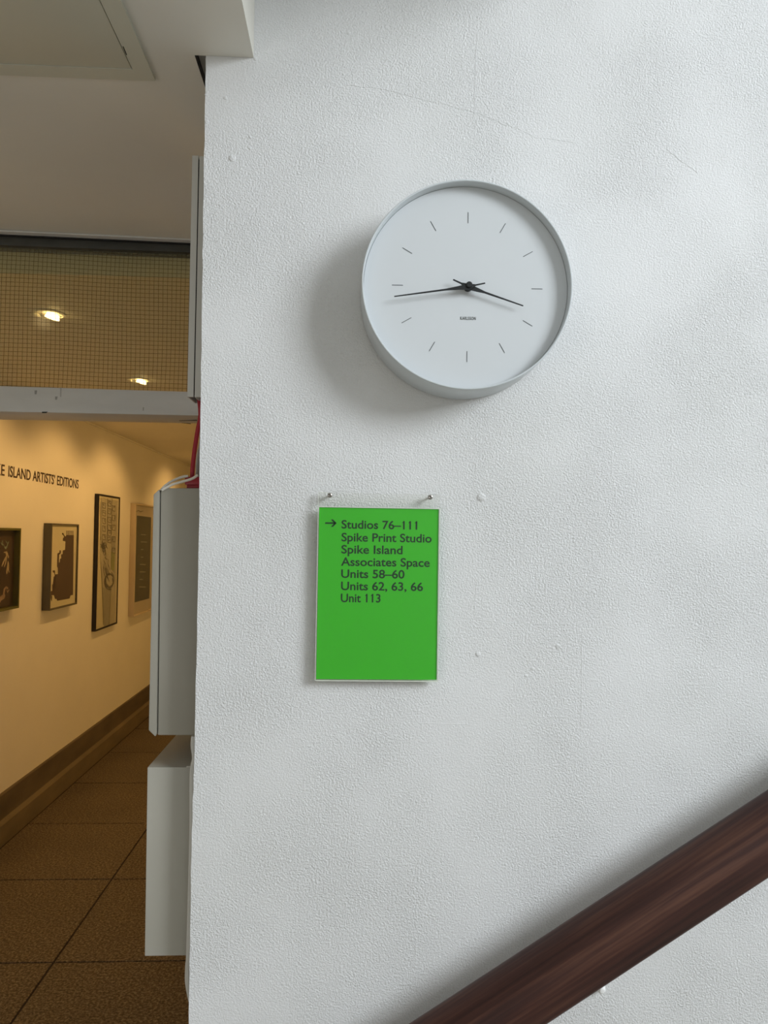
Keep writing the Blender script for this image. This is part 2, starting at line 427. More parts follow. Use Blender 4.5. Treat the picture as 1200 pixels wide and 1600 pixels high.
# torn paint line where slab meets wall
bm = bmesh.new()
pp = jit([(326, 83), (350, 84), (396, 85)], 6, 0.5)
tube(bm, [pY(u, v, -0.0003) for u, v in pp], 0.0008, 6)
obj('paint_line', bm, 'slotgrey', wall)

# access hatch in the soffit
h_far = pZ(243, 122, SOFF); h_in = pZ(209, 107, SOFF)
hx1, hy1 = h_far.x, h_far.y
ix1, iy1 = h_in.x, h_in.y
wdt = hx1 - ix1
hx0, hy0 = hx1 - 0.66, hy1 - 0.66
hz = SOFF - 0.006
hatch = empty('ceiling_hatch', ((hx0 + hx1) / 2, (hy0 + hy1) / 2, SOFF))
tag(hatch, 'square olive-grey access hatch set flush in the low ceiling at upper left', 'hatch')
def loc(o, root): o.matrix_parent_inverse = Matrix.Translation(-Vector(root.location)); return o
for a, b in (((hx0, hy0, hz), (hx1, hy0 + wdt, SOFF - .0002)), ((hx0, hy1 - wdt, hz), (hx1, hy1, SOFF - .0002)),
             ((hx0, hy0 + wdt, hz), (hx0 + wdt, hy1 - wdt, SOFF - .0002)), ((hx1 - wdt, hy0 + wdt, hz), (hx1, hy1 - wdt, SOFF - .0002))):
    bm = bmesh.new(); box(bm, a, b); loc(obj('hatch_frame_bar', bm, 'hatch', hatch), hatch)
bm = bmesh.new(); box(bm, (hx0 + wdt + .002, hy0 + wdt + .002, hz + .0012), (hx1 - wdt - .0022, hy1 - wdt - .0006, SOFF - .0002))
loc(obj('hatch_door', bm, 'hatch', hatch, bevel=0.0006), hatch)
bm = bmesh.new(); g0 = pZ(191.5, 73, SOFF - .0065); g1 = pZ(197, 86, SOFF - .0065)
prism(bm, [g0, g1, g1 + Vector((.0016, 0, 0)), g0 + Vector((.0016, 0, 0))], (0, 0, .0015))
loc(obj('catch_slot', bm, 'gap', hatch), hatch)

# ---------------- door frame with wired-glass transom: a vertical plane, slightly turned
tL = pZ(0, 358, SOFF); tR = pZ(289, 373, SOFF)
tdir = (tR - tL); tdir.z = 0; tdir.normalize()
tn = Vector((tdir.y, -tdir.x, 0))            # faces the camera
def T(u, v, back=0.0): return pP(u, v, tL - tn * back, tn)
def bar_px(name, vL, vR, wL, wR, m, parent, back0=0.0, depth=0.1, uL=0, uR=289, ext=(0.85, 0.35), bev=0.002):
    a, b = T(uL, vL, back0), T(uR, vR, back0); c, d = T(uL, wL, back0), T(uR, wR, back0)
    def ex(p, q): e = (q - p); e.normalize(); return p - e * ext[0], q + e * ext[1]
    a, b = ex(a, b); c, d = ex(c, d)
    bm = bmesh.new(); prism(bm, [a, b, d, c], -tn * depth)
    return obj(name, bm, m, parent, bevel=bev)
door = struct(empty('door_1'))
win = struct(empty('window_1'))
bar_px('lintel', 603, 612, 643, 649, 'trimpaint', door, 0.0, 0.150, uR=292)
# chips and scuffs on the lintel
for (u, v, w, h) in ((56, 613, 4, 6), (88, 622, 4, 5), (95, 613, 2.5, 14), (70, 644.3, 9, 2.0), (224, 639, 2, 5)):
    bm = bmesh.new(); a = T(u - w / 2, v - h / 2, -0.0006); b = T(u + w / 2, v - h / 2, -0.0006); c = T(u + w / 2 * 0.5, v + h / 2, -0.0006); d = T(u - w / 2, v + h / 2, -0.0006)
    prism(bm, [a, b, c, d], -tn * 0.001); obj('paint_chip', bm, ('gap' if w >= 9 else 'smudge' if h > 9 else 'slotgrey'), door, smooth=False)
lint_bot_z = T(292, 649).z
for (u0, v0, u1, v1, w) in ((280, 657.5, 308, 657.0, 0.009), (284, 661, 298, 662.5, 0.004), (0, 644, 6, 643.2, 0.003)):
    bm = bmesh.new(); a = pZ(u0, v0, lint_bot_z - .001); b = pZ(u1, v1, lint_bot_z - .001)
    s = tn * (w / 2); prism(bm, [a - s * .3, b - s, b + s, a + s * .3], (0, 0, .0015)); obj('paint_chip', bm, 'gap', door, smooth=False)
bar_px('head_batten', 358.5, 372.5, 361.5, 375, 'trimpaint', win, 0.0, 0.06)
bar_px('head_gap', 361.5, 375, 368, 381, 'gap', win, 0.02, 0.05)
bar_px('head_bar', 367, 380.5, 383, 394, 'darkbar', win, 0.028, 0.05)
bm = bmesh.new()
q = [T(-420, 340, 0.045), T(330, 365, 0.045), T(330, 620, 0.045), T(-420, 600, 0.045)]
prism(bm, q, -tn * 0.006)
pane = obj('pane', bm, 'wired_glass', win, smooth=False)
# wire mesh inside the glass, 12.5 mm squares, slightly wavy
bm = bmesh.new()
p0 = T(-2, 345, 0.044); s_ = 0.0123; rr = 0.00042
def wpt(i, j):
    wob = 0.0012 * math.sin(i * 0.31 + j * 0.12) + 0.0009 * math.sin(j * 0.23 + 1.3)
    wob2 = 0.0012 * math.sin(i * 0.17 + 0.4 * math.sin(j * 0.2)) + 0.0008 * math.sin(j * 0.37 + i * 0.05)
    return p0 + tdir * (i * s_ + wob) + VZ * (-j * s_ + wob2 - i * s_ * 0.008)
NI, NJ = 49, 40
for i in range(-6, NI):
    pts = [wpt(i, j) for j in range(0, NJ, 3)]
    stroke(bm, pts, rr * 2, tn, 0.0004)
for j in range(0, NJ):
    pts = [wpt(i, j) for i in range(-6, NI, 3)]
    stroke(bm, pts, rr * 2, tn, 0.0004)
wm = obj('wire_mesh', bm, 'wire', win, smooth=False); wm['kind'] = 'stuff'
# jambs beyond the frame of view
for sx, nm in ((-0.80, 'jamb'), (0.72, 'jamb')):
    a = tL + tdir * sx; a.z = 0
    bm = bmesh.new(); prism(bm, [a, a + tdir * 0.08, a + tdir * 0.08 + VZ * SOFF, a + VZ * SOFF], -tn * 0.15); obj(nm, bm, 'trimpaint', door, bevel=0.003)

# ---------------- gallery beyond
struct(obj('wall_left', B(((GX - 0.12, 1.31, 0), (GX, 9.1, GCEIL + 0.3))), 'gallery', smooth=False))
struct(obj('wall_back', B(((GX - 0.12, 9.0, 0), (1.4, 9.12, GCEIL + 0.3))), 'gallery', smooth=False))
struct(obj('wall_right', B(((1.3, 0.34, 0), (1.42, 9.0, GCEIL + 0.3))), 'gallery', smooth=False))
struct(obj('ceiling', B(((GX - 0.12, tL.y + 0.11, GCEIL), (1.42, 9.12, GCEIL + 0.1))), 'gallery', smooth=False))
# light-tight return between the door frame and the hall
struct(obj('wall_left', B(((-2.72, -6.0, 0), (-2.6, 1.3, 5.8))), 'smooth_white', smooth=False))
a = tL + tdir * -0.80; 
struct(obj('wall_side', B(((-2.62, a.y - 0.02, 0), (a.x, a.y + 0.10, SOFF))), 'smooth_white', smooth=False))
struct(obj('wall_side', B(((-1.95, a.y + 0.10, 0), (GX - 0.0, 1.30, SOFF + 0.1))), 'smooth_white', smooth=False))
# stairwell side
struct(obj('wall_rear', B(((-2.7, -6.12, 0), (5.1, -6.0, 5.8))), 'smooth_white', smooth=False))
wy0, wy1, wz0, wz1 = -4.95, -2.45, 2.8, 5.3
struct(obj('wall_right', B(((5.0, -6.1, 0), (5.15, wy0, 5.8)), ((5.0, wy1, 0), (5.15, 0.34, 5.8)), ((5.0, wy0, 0), (5.15, wy1, wz0)), ((5.0, wy0, wz1), (5.15, wy1, 5.8))), 'smooth_white', smooth=False))
struct(obj('ceiling', B(((SX1, -6.1, 5.7), (5.15, 0.34, 5.8))), 'smooth_white', smooth=False))
struct(obj('wall_side', B(((SX1 - 0.1, -6.0, SOFF + 0.30), (SX1, 0.0, 5.7))), 'smooth_white', smooth=False))
w2 = struct(empty('window_2', (5.08, (wy0 + wy1) / 2, wz0)))
for a_, b_ in (((5.04, wy0, wz0), (5.12, wy0 + .06, wz1)), ((5.04, wy1 - .06, wz0), (5.12, wy1, wz1)), ((5.04, wy0 + .06, wz0), (5.12, wy1 - .06, wz0 + .06)),
               ((5.04, wy0 + .06, wz1 - .06), (5.12, wy1 - .06, wz1))):
    loc(obj('frame_bar', B((a_, b_)), 'window_frame', w2, bevel=0.004), w2)
# added block overhead, out of view, placed to shade the top of the wall
SHADE_BLOCK = struct(obj('shade_block', B(((0.25, -0.62, 2.66), (0.46, 0.0, 5.7))), 'smooth_white', bevel=0.004))

# ---------------- floor: base slab, terrazzo tiles, skirting
TS = 0.6655
fl = struct(obj('floor', B(((-2.6, -6.0, -0.06), (5.0, 9.0, -0.004))), 'grout', smooth=False))
y_first = pZ(150, 1502.5, 0).y
xj = pZ(84, 1503, 0).x
me_tile = None
rows = [k for k in range(-2, 12)]
for k in rows:
    for c in range(-1, 3):
        x0 = xj + (c - 1) * TS + 0.0 ; y0 = y_first + k * TS
        if x0 > 0.9: continue
        if me_tile is None:
            bm = bmesh.new(); g = 0.0038
            box(bm, (g, g, -0.02), (TS - g, TS - g, 0)); 
            t = obj('tile', bm, 'terrazzo', fl, bevel=0.0012, smooth=False); me_tile = t.data
        else:
            t = bpy.data.objects.new('tile', me_tile); C.objects.link(t); t.parent = fl
        t.location = (x0, y0, random.uniform(-0.0006, 0.0))
# hall floor outside the tiles' reach, plain screed
M['screed'] = mat('hall_screed', (0.32, 0.29, 0.24), 0.6, noise=(40, 0.2))
obj('hall_screed', B(((-2.6, -6.0, -0.004), (5.0, y_first - 2 * TS, -0.001))), 'screed', fl, smooth=False)
bs = struct(empty('baseboard_left'))
bm = bmesh.new()
zt = pX(0, 1243, GX + 0.012).z; zm = pX(0, 1287, GX + 0.03).z
prism(bm, [(GX, 1.3, zm - .01), (GX + .014, 1.3, zm - .01), (GX + .014, 1.3, zt - .006), (GX + .010, 1.3, zt), (GX, 1.3, zt)], (0, 7.7, 0))
obj('upper_board', bm, 'skirting', bs, smooth=False)
bm = bmesh.new()
prism(bm, [(GX, 1.3, 0), (GX + .034, 1.3, 0), (GX + .030, 1.3, zm - .02), (GX + .014, 1.3, zm), (GX, 1.3, zm)], (0, 7.7, 0))
obj('lower_board', bm, 'skirting_low', bs, smooth=False)
struct(obj('trim_2', B(((GX, 1.3, GCEIL - .012), (GX + .012, 9.0, GCEIL))), 'gallery', bevel=0.003))

# ---------------- gallery downlights
def downlight(y, x, label, n, power):
    root = empty('downlight', (x, y, GCEIL))
    tag(root, label, 'ceiling light', 'downlights in the gallery ceiling')
    seg = 28; bm = bmesh.new(); R0, R1 = 0.060, 0.050
    for k in range(seg):
        a0, a1 = 2 * math.pi * k / seg, 2 * math.pi * (k + 1) / seg
        def P(r, a, z): return bm.verts.new((r * math.cos(a), r * math.sin(a), z))
        bm.faces.new((P(R0, a0, 0), P(R0, a1, 0), P(R0, a1, -.003), P(R0, a0, -.003)))
        bm.faces.new((P(R0, a0, -.003), P(R0, a1, -.003), P(R1, a1, -.005), P(R1, a0, -.005)))
        bm.faces.new((P(R1, a0, -.005), P(R1, a1, -.005), P(R1, a1, -.0012), P(R1, a0, -.0012)))
    bmesh.ops.remove_doubles(bm, verts=bm.verts, dist=1e-5)
    obj('trim_ring', bm, 'gallery', root)
    # gimballed lamp
    bm = bmesh.new(); bmesh.ops.create_cone(bm, cap_ends=True, segments=24, radius1=0.024, radius2=0.021, depth=0.014)
    lamp = obj('lamp', bm, 'lamp_glow', root); lamp.location = (0.018, 0, -0.010); lamp.rotation_euler = (0, math.radians(14), 0)
    bm = bmesh.new(); bmesh.ops.create_uvsphere(bm, u_segments=16, v_segments=8, radius=0.014)
    for q in bm.verts: q.co.y *= 1.5; q.co.z *= 0.5
    r = obj('reflector', bm, 'reflector', root); r.location = (-0.040, 0, -0.006)
    l = bpy.data.lights.new('downlight_beam', 'SPOT'); l.energy = power; l.color = (1.0, 0.57, 0.185)
    l.spot_size = math.radians(112); l.spot_blend = 0.6; l.shadow_soft_size = 0.03
    o = bpy.data.objects.new('downlight_beam', l); C.objects.link(o); o.parent = root; o.location = (0.0, 0, -0.03)
    o.rotation_euler = (0, math.radians(33), 0)
pa = pZ(80, 490, GCEIL); pb = pZ(211, 593, GCEIL)
LX = (pa.x + pb.x) / 2
ys = [pa.y - 0.99, pa.y, pb.y, pb.y + 0.90, pb.y + 1.80, pb.y + 3.55]
labs = ['recessed downlight beyond the top of the wired glass, out of view', 'larger, nearer glowing downlight seen through the wired glass', 'smaller, farther glowing downlight seen low through the wired glass',
        'recessed downlight hidden above the lintel, lighting the lettering', 'recessed downlight lighting the tall black-framed drawing', 'farthest recessed downlight lighting the end of the picture wall']
for y, lb in zip(ys, labs): downlight(y, LX, lb, 0, 17)

# ---------------- pictures on the gallery wall
WN = Vector((1, 0, 0))
def picture(name, label, near_contact, top_near, bot_near, near_front, far, frame_m, fw, art_m, lip=0.008):
    """pixels: (u of the near wall contact), v of the top/bottom at the near front edge, u of near/far front edge"""
    D = pX(near_contact, (top_near + bot_near) / 2, GX).y
    # thickness from the near side width
    r = ray(near_front, (top_near + bot_near) / 2); X = CAM.x + r.x * ((D - CAM.y) / r.y)
    t = X - GX
    z1 = pX(near_front, top_near, X).z; z0 = pX(near_front, bot_near, X).z
    y1 = pX(far, (top_near + bot_near) / 2, X).y
    root = empty(name, (GX, (D + y1) / 2, z0))
    tag(root, label, 'picture', 'framed prints along the gallery wall')
    g = GX + 0.0005
    for a, b in (((g, D, z0), (X, D + fw, z1)), ((g, y1 - fw, z0), (X, y1, z1)), ((g, D + fw, z1 - fw), (X, y1 - fw, z1)), ((g, D + fw, z0), (X, y1 - fw, z0 + fw))):
        loc(obj('frame_bar', B((a, b)), frame_m, root, bevel=0.001), root)
    loc(obj('backing', B(((g, D + fw, z0 + fw), (X - lip, y1 - fw, z1 - fw))), art_m, root, smooth=False), root)
    return root, X - lip, (D, y1, z0, z1), fw
def zoomer(ox, oy, s, X):
    return lambda x, y: pX(ox + x / s, oy + y / s, X)
def art(name, polys, m, root, n=WN, t=0.0006, strokes=None, w=0.003):
    bm = bmesh.new()
    for p in polys: prism(bm, p, n * t)
    for st in (strokes or []): stroke(bm, st, w, n, t)
    return loc(obj(name, bm, m, root, smooth=False), root)

# 1: dark print in an olive frame
r1, X1, ext, fw = picture('framed_print', 'dark brown print with pale twisting figures in a thin olive frame, leftmost on the wall', -42, 824, 962, -27, 31.5, 'olive_frame', 0.012, 'art_dark', 0.030)
Z = zoomer(0, 820, 10.67, X1 + 0.0004)
art('teal_figure', [[Z(10, 290), Z(30, 300), Z(62, 335), Z(50, 350), Z(25, 330)], [Z(62, 320), Z(80, 370), Z(128, 340), Z(120, 375), Z(92, 410), Z(72, 380)], [Z(112, 350), Z(122, 300), Z(145, 275), Z(150, 290), Z(135, 315), Z(128, 350)],
     [Z(30, 260), Z(42, 262), Z(50, 300), Z(40, 305)], [Z(92, 262), Z(100, 262), Z(115, 300), Z(108, 310)]], 'figure_teal', r1)
art('pale_figure', [[Z(55, 465), Z(80, 450), Z(112, 442), Z(128, 470), Z(135, 500), Z(110, 540), Z(98, 500), Z(90, 470)], [Z(98, 520), Z(118, 545), Z(80, 600), Z(35, 700), Z(20, 695), Z(55, 600)],
     [Z(100, 560), Z(115, 560), Z(100, 640), Z(72, 710), Z(62, 700), Z(85, 630)], [Z(128, 500), Z(148, 520), Z(142, 560), Z(132, 550)], [Z(130, 600), Z(142, 625), Z(152, 690), Z(148, 740), Z(156, 800), Z(145, 790), Z(132, 745), Z(115, 825), Z(100, 790), Z(118, 690)]], 'figure_pale', r1)
art('dusky_figure', [[Z(60, 1070), Z(100, 1022), Z(132, 1040), Z(138, 1065), Z(118, 1072), Z(100, 1060), Z(85, 1090), Z(75, 1150), Z(88, 1180), Z(75, 1225), Z(20, 1262), Z(0, 1300), Z(-40, 1330), Z(-30, 1230), Z(20, 1185), Z(50, 1160)],
     [Z(105, 1075), Z(122, 1100), Z(150, 1078), Z(156, 1090), Z(125, 1142), Z(112, 1120)]], 'figure_pink', r1)
art('inner_mount', [[Z(228, 150), Z(238, 150), Z(205, 1385), Z(195, 1385)]], 'brown_ink', r1)
# 2: stepped silhouette
r2_, X2, ext, fw = picture('framed_print', 'cream print of a stepped dark brown silhouette in a deep grey-brown frame', 66.5, 817.5, 954, 79.5, 122, 'grey_frame', 0.010, 'cream', 0.010)
Z = zoomer(0, 810, 4.8, X2 + 0.0004)
body = [(412, 604), (405, 574), (386, 577), (385, 600), (381, 602), (380, 578), (370, 574), (371, 548), (392, 544), (391, 500), (397, 490), (402, 440), (410, 432), (407, 408), (396, 403), (396, 390), (412, 390), (412, 420), (434, 418),
        (434, 370), (428, 362), (431, 262), (446, 256), (446, 240), (456, 240), (456, 262), (443, 272), (441, 328), (447, 332), (450, 303), (459, 300), (458, 270), (470, 268), (471, 240), (488, 236), (491, 172), (470, 168), (473, 146), (482, 142), (474, 124), (465, 121), (467, 109), (475, 109), (478, 120), (490, 138), (498, 125), (553, 126), (547, 574), (528, 578), (522, 600), (430, 618), (425, 603)]
def tri_poly(bm, pts, n, t):
    vs = [bm.verts.new(p) for p in pts]; f = bm.faces.new(vs)
    bmesh.ops.triangulate(bm, faces=[f])
bm = bmesh.new()
vs = [bm.verts.new(Z(x, y)) for x, y in body]; f0 = bm.faces.new(vs)
ret = bmesh.ops.extrude_face_region(bm, geom=[f0])
for e in ret['geom']:
    if isinstance(e, bmesh.types.BMVert): e.co += WN * 0.0006
bmesh.ops.triangulate(bm, faces=[f for f in bm.faces if len(f.verts) > 4])
loc(obj('stepped_silhouette', bm, 'brown_ink', r2_, smooth=False), r2_)
art('silhouette_comb', [[Z(x, 92), Z(x + 4.5, 92), Z(x + 4.5, 127), Z(x, 127)] for x in (499, 510, 521, 532, 544)], 'brown_ink', r2_)
art('silhouette_twig', [[Z(412, 436), Z(418, 436), Z(406, 540), Z(398, 540)], [Z(384, 580), Z(392, 580), Z(388, 622), Z(382, 610)]], 'brown_ink', r2_)
# 3: tall drawing
r3, X3, ext, fw = picture('framed_drawing', 'tall narrow pencil drawing on grey paper in a black frame', 145.5, 771, 986, 152, 185.5, 'black_frame', 0.012, 'cream', 0.006)
Z = zoomer(135, 760, 6.664, X3 + 0.0004)
art('sketch_sheet', [[Z(152, 115), Z(325, 150), Z(296, 1425), Z(185, 1458), Z(165, 1100), Z(140, 700)]], 'sketch_paper', r3)
Z = zoomer(135, 760, 6.664, X3 + 0.0014)
art('pencil_wash', [[Z(165, 1050), Z(250, 1075), Z(240, 1440), Z(185, 1450)], [Z(262, 520), Z(300, 525), Z(292, 900), Z(256, 860)]], 'pencil_soft', r3)
art('green_wash', [[Z(258, 680), Z(298, 690), Z(290, 880), Z(254, 860)]], 'pale_green', r3, t=0.0010)
Z = zoomer(135, 760, 6.664, X3 + 0.0026)
st = []
rnd = random.Random(3)
for (cx, ys_) in ((183, (170, 250, 330, 410, 500, 590)), (240, (150, 230, 320, 400, 460, 530)), (285, (200, 300, 400, 520, 640))):
    for y in ys_:
        w_ = 17; st.append([Z(cx - w_, y), Z(cx + w_, y + 5), Z(cx + w_ - 2, y + 60), Z(cx - w_ + 2, y + 52), Z(cx - w_, y)])
        st.append([Z(cx + rnd.uniform(-14, 14), y + rnd.uniform(0, 20)), Z(cx + rnd.uniform(-14, 14), y + rnd.uniform(10, 40)), Z(cx + rnd.uniform(-12, 12), y + rnd.uniform(20, 40))])
for s in range(16):
    x, y = rnd.uniform(140, 200), rnd.uniform(590, 740)
    st.append([Z(x, y), Z(x + rnd.uniform(5, 25), y + rnd.uniform(-60, 20)), Z(x + rnd.uniform(10, 30), y + rnd.uniform(10, 60))])
for s in range(12):
    a0 = rnd.uniform(0, 6.28); cx, cy = 235 + rnd.uniform(-8, 8), 985 + rnd.uniform(-14, 14)
    st.append([Z(cx + (38 + s) * math.cos(a0 + k * 0.35), cy + (60 + 2 * s) * math.sin(a0 + k * 0.35)) for k in range(9)])
for s in range(9):
    x, y = rnd.uniform(170, 250), rnd.uniform(760, 900)
    st.append([Z(x, y), Z(x + rnd.uniform(-10, 20), y + 40), Z(x + rnd.uniform(10, 40), y + 110)])
st += [[Z(150, 780), Z(162, 950), Z(165, 1100), Z(178, 1440)], [Z(255, 1070), Z(248, 1250), Z(236, 1440)], [Z(222, 120), Z(218, 480), Z(208, 640)], [Z(268, 125), Z(262, 500)], [Z(152, 118), Z(150, 560)]]
art('pencil_lines', [], 'pencil', r3, strokes=st, w=0.0042)
# 4: slate panel with chalk lines
r4, X4, ext, fw = picture('framed_print', 'slate-green panel with short pale lines in a pale wooden frame beside the cabinet', 202, 786, 963, 210.5, 246, 'cream_frame', 0.012, 'mount', 0.012)
Z = zoomer(135, 760, 6.664, X4 + 0.0004)
art('slate_panel', [[Z(526, 303), Z(674, 322), Z(655, 1165), Z(502, 1208)]], 'slate', r4)
Z = zoomer(135, 760, 6.664, X4 + 0.0014)
for a_, b_, y_ in ((568, 620, 502), (568, 630, 578), (566, 594, 656), (564, 592, 736), (558, 618, 812), (555, 616, 890), (552, 588, 968), (548, 618, 1046)):
    art('chalk_line', [], 'chalk', r4, strokes=[[Z(a_, y_), Z(b_, y_ + 2)]], w=0.006)
art('pencil_note', [], 'pencil', r4, strokes=[[Z(520, 262), Z(545, 250), Z(560, 266), Z(590, 255)]], w=0.005)
art('pencil_note', [], 'pencil', r4, strokes=[[Z(524, 1140), Z(560, 1118), Z(585, 1124), Z(605, 1108)]], w=0.005)
M['picture_glass'] = clear('picture_glass', (0.97, 0.97, 0.96), 0.03)
for rt, Xf in ((r1, X1 + 0.028), (r2_, X2 + 0.008), (r3, X3 + 0.0045), (r4, X4 + 0.010)):
    kids = [o for o in rt.children if o.name.startswith('backing')][0]
    xs = [v.co for v in kids.data.vertices]
    yy = (min(c.y for c in xs), max(c.y for c in xs)); zz = (min(c.z for c in xs), max(c.z for c in xs))
    loc(obj('glazing', B(((Xf, yy[0], zz[0]), (Xf + .001, yy[1], zz[1]))), 'picture_glass', rt, smooth=False), rt)

# lettering on the gallery wall
y_end = pX(122.5, 760, GX).y; y_I = pX(13, 735, GX).y
sub_w = y_end - y_I
cap_z0 = pX(60, 744.5 + 0, GX)  # mid baseline probe
zb1 = pX(118, 764, GX).z; zb0 = pX(13, 744.5, GX).z
zt0 = pX(14, 728, GX).z
slope = (zb1 - zb0) / sub_w
capH = zt0 - zb0
let = empty('wall_lettering', (GX, y_I, zb0))
tag(let, 'line of dark capitals reading ISLAND ARTISTS’ EDITIONS on the gallery wall above the pictures', 'lettering')
def tw(x, y, z): return Vector((GX + 0.0008 + z - let.location.x, y_I + x - let.location.y, zb0 + y + slope * x * 0 - let.location.z))
full = 'ISLAND ARTISTS’ EDITIONS'; f_lo, f_hi = extent(full); ksc = sub_w / (f_hi - f_lo); pre = ''
for wd in full.split():
    e_lo = extent(pre + wd)[1] - (extent(wd)[1] - extent(wd)[0])
    text_mesh(wd, 'word', 'lettering', let, tw, width=(extent(wd)[1] - extent(wd)[0]) * ksc, height=capH / CAP, x0=(e_lo - f_lo) * ksc, bold=0.012, depth=0.001)
    pre += wd + ' '
wS = sub_w * 5.05 / 24.0 * 0.98
text_mesh('SPIKE', 'word', 'lettering', let, tw, width=wS, height=capH / CAP, x0=-wS - 0.042, bold=0.012, depth=0.001)

# ---------------- things on the end of the wall
jamb_x = edge[6].x
def at_D(u, Y):   # world X at pixel column u (mid height) and depth Y
    return pY(u, 840, Y).x
YB = 0.055
# steel cabinet
ct = pY(251.4, 762.5, YB); cb = pY(246.9, 1149, YB)
tilt = math.atan2(pY(246.3, 1149, YB).x - ct.x, ct.z - cb.z)
cab = empty('electrical_cabinet', (jamb_x, YB, cb.z))
tag(cab, 'grey steel cabinet on the wall end, its narrow side and door edge in view', 'cabinet')
bx0 = pY(251, 762.5, YB).x; bx1b = pY(246.3, 1149, YB).x
dep = 0.32
bm = bmesh.new()
prism(bm, [(bx0, YB, ct.z), (jamb_x - .002, YB, ct.z + .001), (jamb_x - .002, YB, cb.z), (bx1b, YB, cb.z)], (0, dep, 0))
loc(obj('body', bm, 'metal_box', cab, bevel=0.0025), cab)
# door with folded, chamfered return
d_out_t = pY(239.8, 773, YB - .004); d_out_b = pY(232.3, 1141, YB - .004); d_in_t = pY(248, 765, YB - .004); d_in_b = pY(242.5, 1151, YB - .004)
d_in_t2 = pY(249, 768, YB - .004); d_in_b2 = pY(244.3, 1147, YB - .004)
bm = bmesh.new(); prism(bm, [d_out_t, d_in_t, d_in_t2, d_in_b2, d_in_b, d_out_b], (0, dep + .01, 0))
loc(obj('door', bm, 'metal_box', cab, bevel=0.0012), cab)
bm = bmesh.new(); prism(bm, [d_in_t2 + Vector((-.0005, .008, .002)), ct + Vector((.004, .01, -.004)), cb + Vector((.004, .01, .004)), d_in_b2 + Vector((-.0005, .008, -.001))], (0, dep - .03, 0))
loc(obj('door_gap_fill', bm, 'gap', cab, smooth=False), cab)  # black strip, the shade in the door gap put into its colour
# boxing below, with visible top
bt = pY(230.3, 1199, YB - .01); bb = pY(226, 1494, YB - .01); bR = pY(300, 1197.3, YB - .01)
bxg = empty('wall_boxing', (jamb_x, YB, bb.z))
tag(bxg, 'plain white box fixed to the wall end under the grey cabinet', 'box')
bm = bmesh.new(); prism(bm, [bt, Vector((jamb_x - .003, bt.y, bt.z)), Vector((jamb_x - .003, bb.y, bb.z)), bb], (0, 0.33, 0))
loc(obj('box_shell', bm, 'white_box', bxg, bevel=0.0015), bxg)
bm = bmesh.new(); zz = bt.z
tube(bm, [pY(291 + 10 * t, 1199.0, YB - .01) + Vector((0, 0.002, 0.0006)) for t in (0, .3, .6, 1.0)], 0.0012, 6)
loc(obj('sealant_bead', bm, 'pvc', bxg), bxg)
# pale conduit running down the arris beside the boxing
bm = bmesh.new()
cp = catmull([pY(u, v, 0.02) for u, v in ((303.5, 1150), (302.5, 1165), (304.5, 1185), (301, 1210), (300.5, 1300), (298, 1400), (295.5, 1490), (294, 1510), (293.5, 1540), (295.5, 1566))], 6)
n_ = len(cp); rs = [0.0052] * n_
for k in range(8): rs[-1 - k] = 0.0006 + 0.0006 * k
tube(bm, cp, rs, 10)
cc = obj('cable_cover', bm, 'pvc'); tag(cc, 'thin pale strip of cable cover running down the wall edge past the white box', 'cable cover')
# trunking above
YT = 0.045
tz1 = pY(293, 243, YT).z; tz0 = pY(292, 620, YT).z
tx0t = pY(292.3, 243, YT).x; tx0b = pY(292.6, 620, YT).x; sx_t = pY(303.5, 247, YT).x; sx_b = pY(303.3, 620, YT).x
trk = empty('cable_trunking', (jamb_x, YT, tz0))
tag(trk, 'upright white plastic cable trunking on the wall end, open at its foot', 'trunking')
jt = edge[3].x
dd = 0.065
def hollow(bm, x0, x1, y0, y1, z0, z1, t, open_right=False):
    box(bm, (x0, y0, z0), (x0 + t, y1, z1)); box(bm, (x0 + t, y0, z0), (x1, y0 + t, z1)); box(bm, (x0 + t, y1 - t, z0), (x1, y1, z1))
    box(bm, (x0 + t, y0 + t, z1 - t), (x1, y1 - t, z1))
bm = bmesh.new(); hollow(bm, tx0b, sx_b - .0012, YT, YT + dd, tz0, tz1, 0.002); loc(obj('lid', bm, 'pvc', trk, smooth=False), trk)
bm = bmesh.new(); hollow(bm, sx_b + .0006, jt - .001, YT + .001, YT + dd, tz0, tz1 + .0, 0.002); loc(obj('base_channel', bm, 'pvc', trk, smooth=False), trk)
bm = bmesh.new(); box(bm, (sx_b - .0014, YT + .0012, tz0 + .004), (sx_b + .0008, YT + dd - .003, tz1 - .006)); loc(obj('lid_seam', bm, 'gap', trk, smooth=False), trk)
# red cable + red socket block standing on the cabinet
bm = bmesh.new()
Yc = 0.085
rc = catmull([pY(309, 605, Yc), pY(313, 640, Yc), pY(312.5, 655, Yc), pY(309, 672, Yc), pY(304.5, 700, Yc), pY(301, 730, Yc), pY(300, 755, Yc)], 8)
tube(bm, rc, 0.0041, 12, flat=0.8)
o = obj('red_cable', bm, 'red'); tag(o, 'dark red cable curving from the trunking foot down to the red block', 'cable')
ctz = ct.z + 0.0015
blk = empty('red_terminal_block', (jamb_x - .02, Yc, ctz)); tag(blk, 'small dark red block on top of the grey cabinet', 'block')
x_a = pY(289.5, 750, Yc - .01).x; z_a = pY(290, 745, Yc - .01).z; z_b = pY(290, 757.5, Yc - .01).z
loc(obj('block_head', B(((x_a, Yc - .014, z_b), (jamb_x - .003, Yc + .02, z_a))), 'red', blk, bevel=0.0015), blk)
loc(obj('block_foot', B(((x_a + .003, Yc - .012, ctz), (jamb_x - .003, Yc + .018, z_b))), 'red', blk, bevel=0.001), blk)
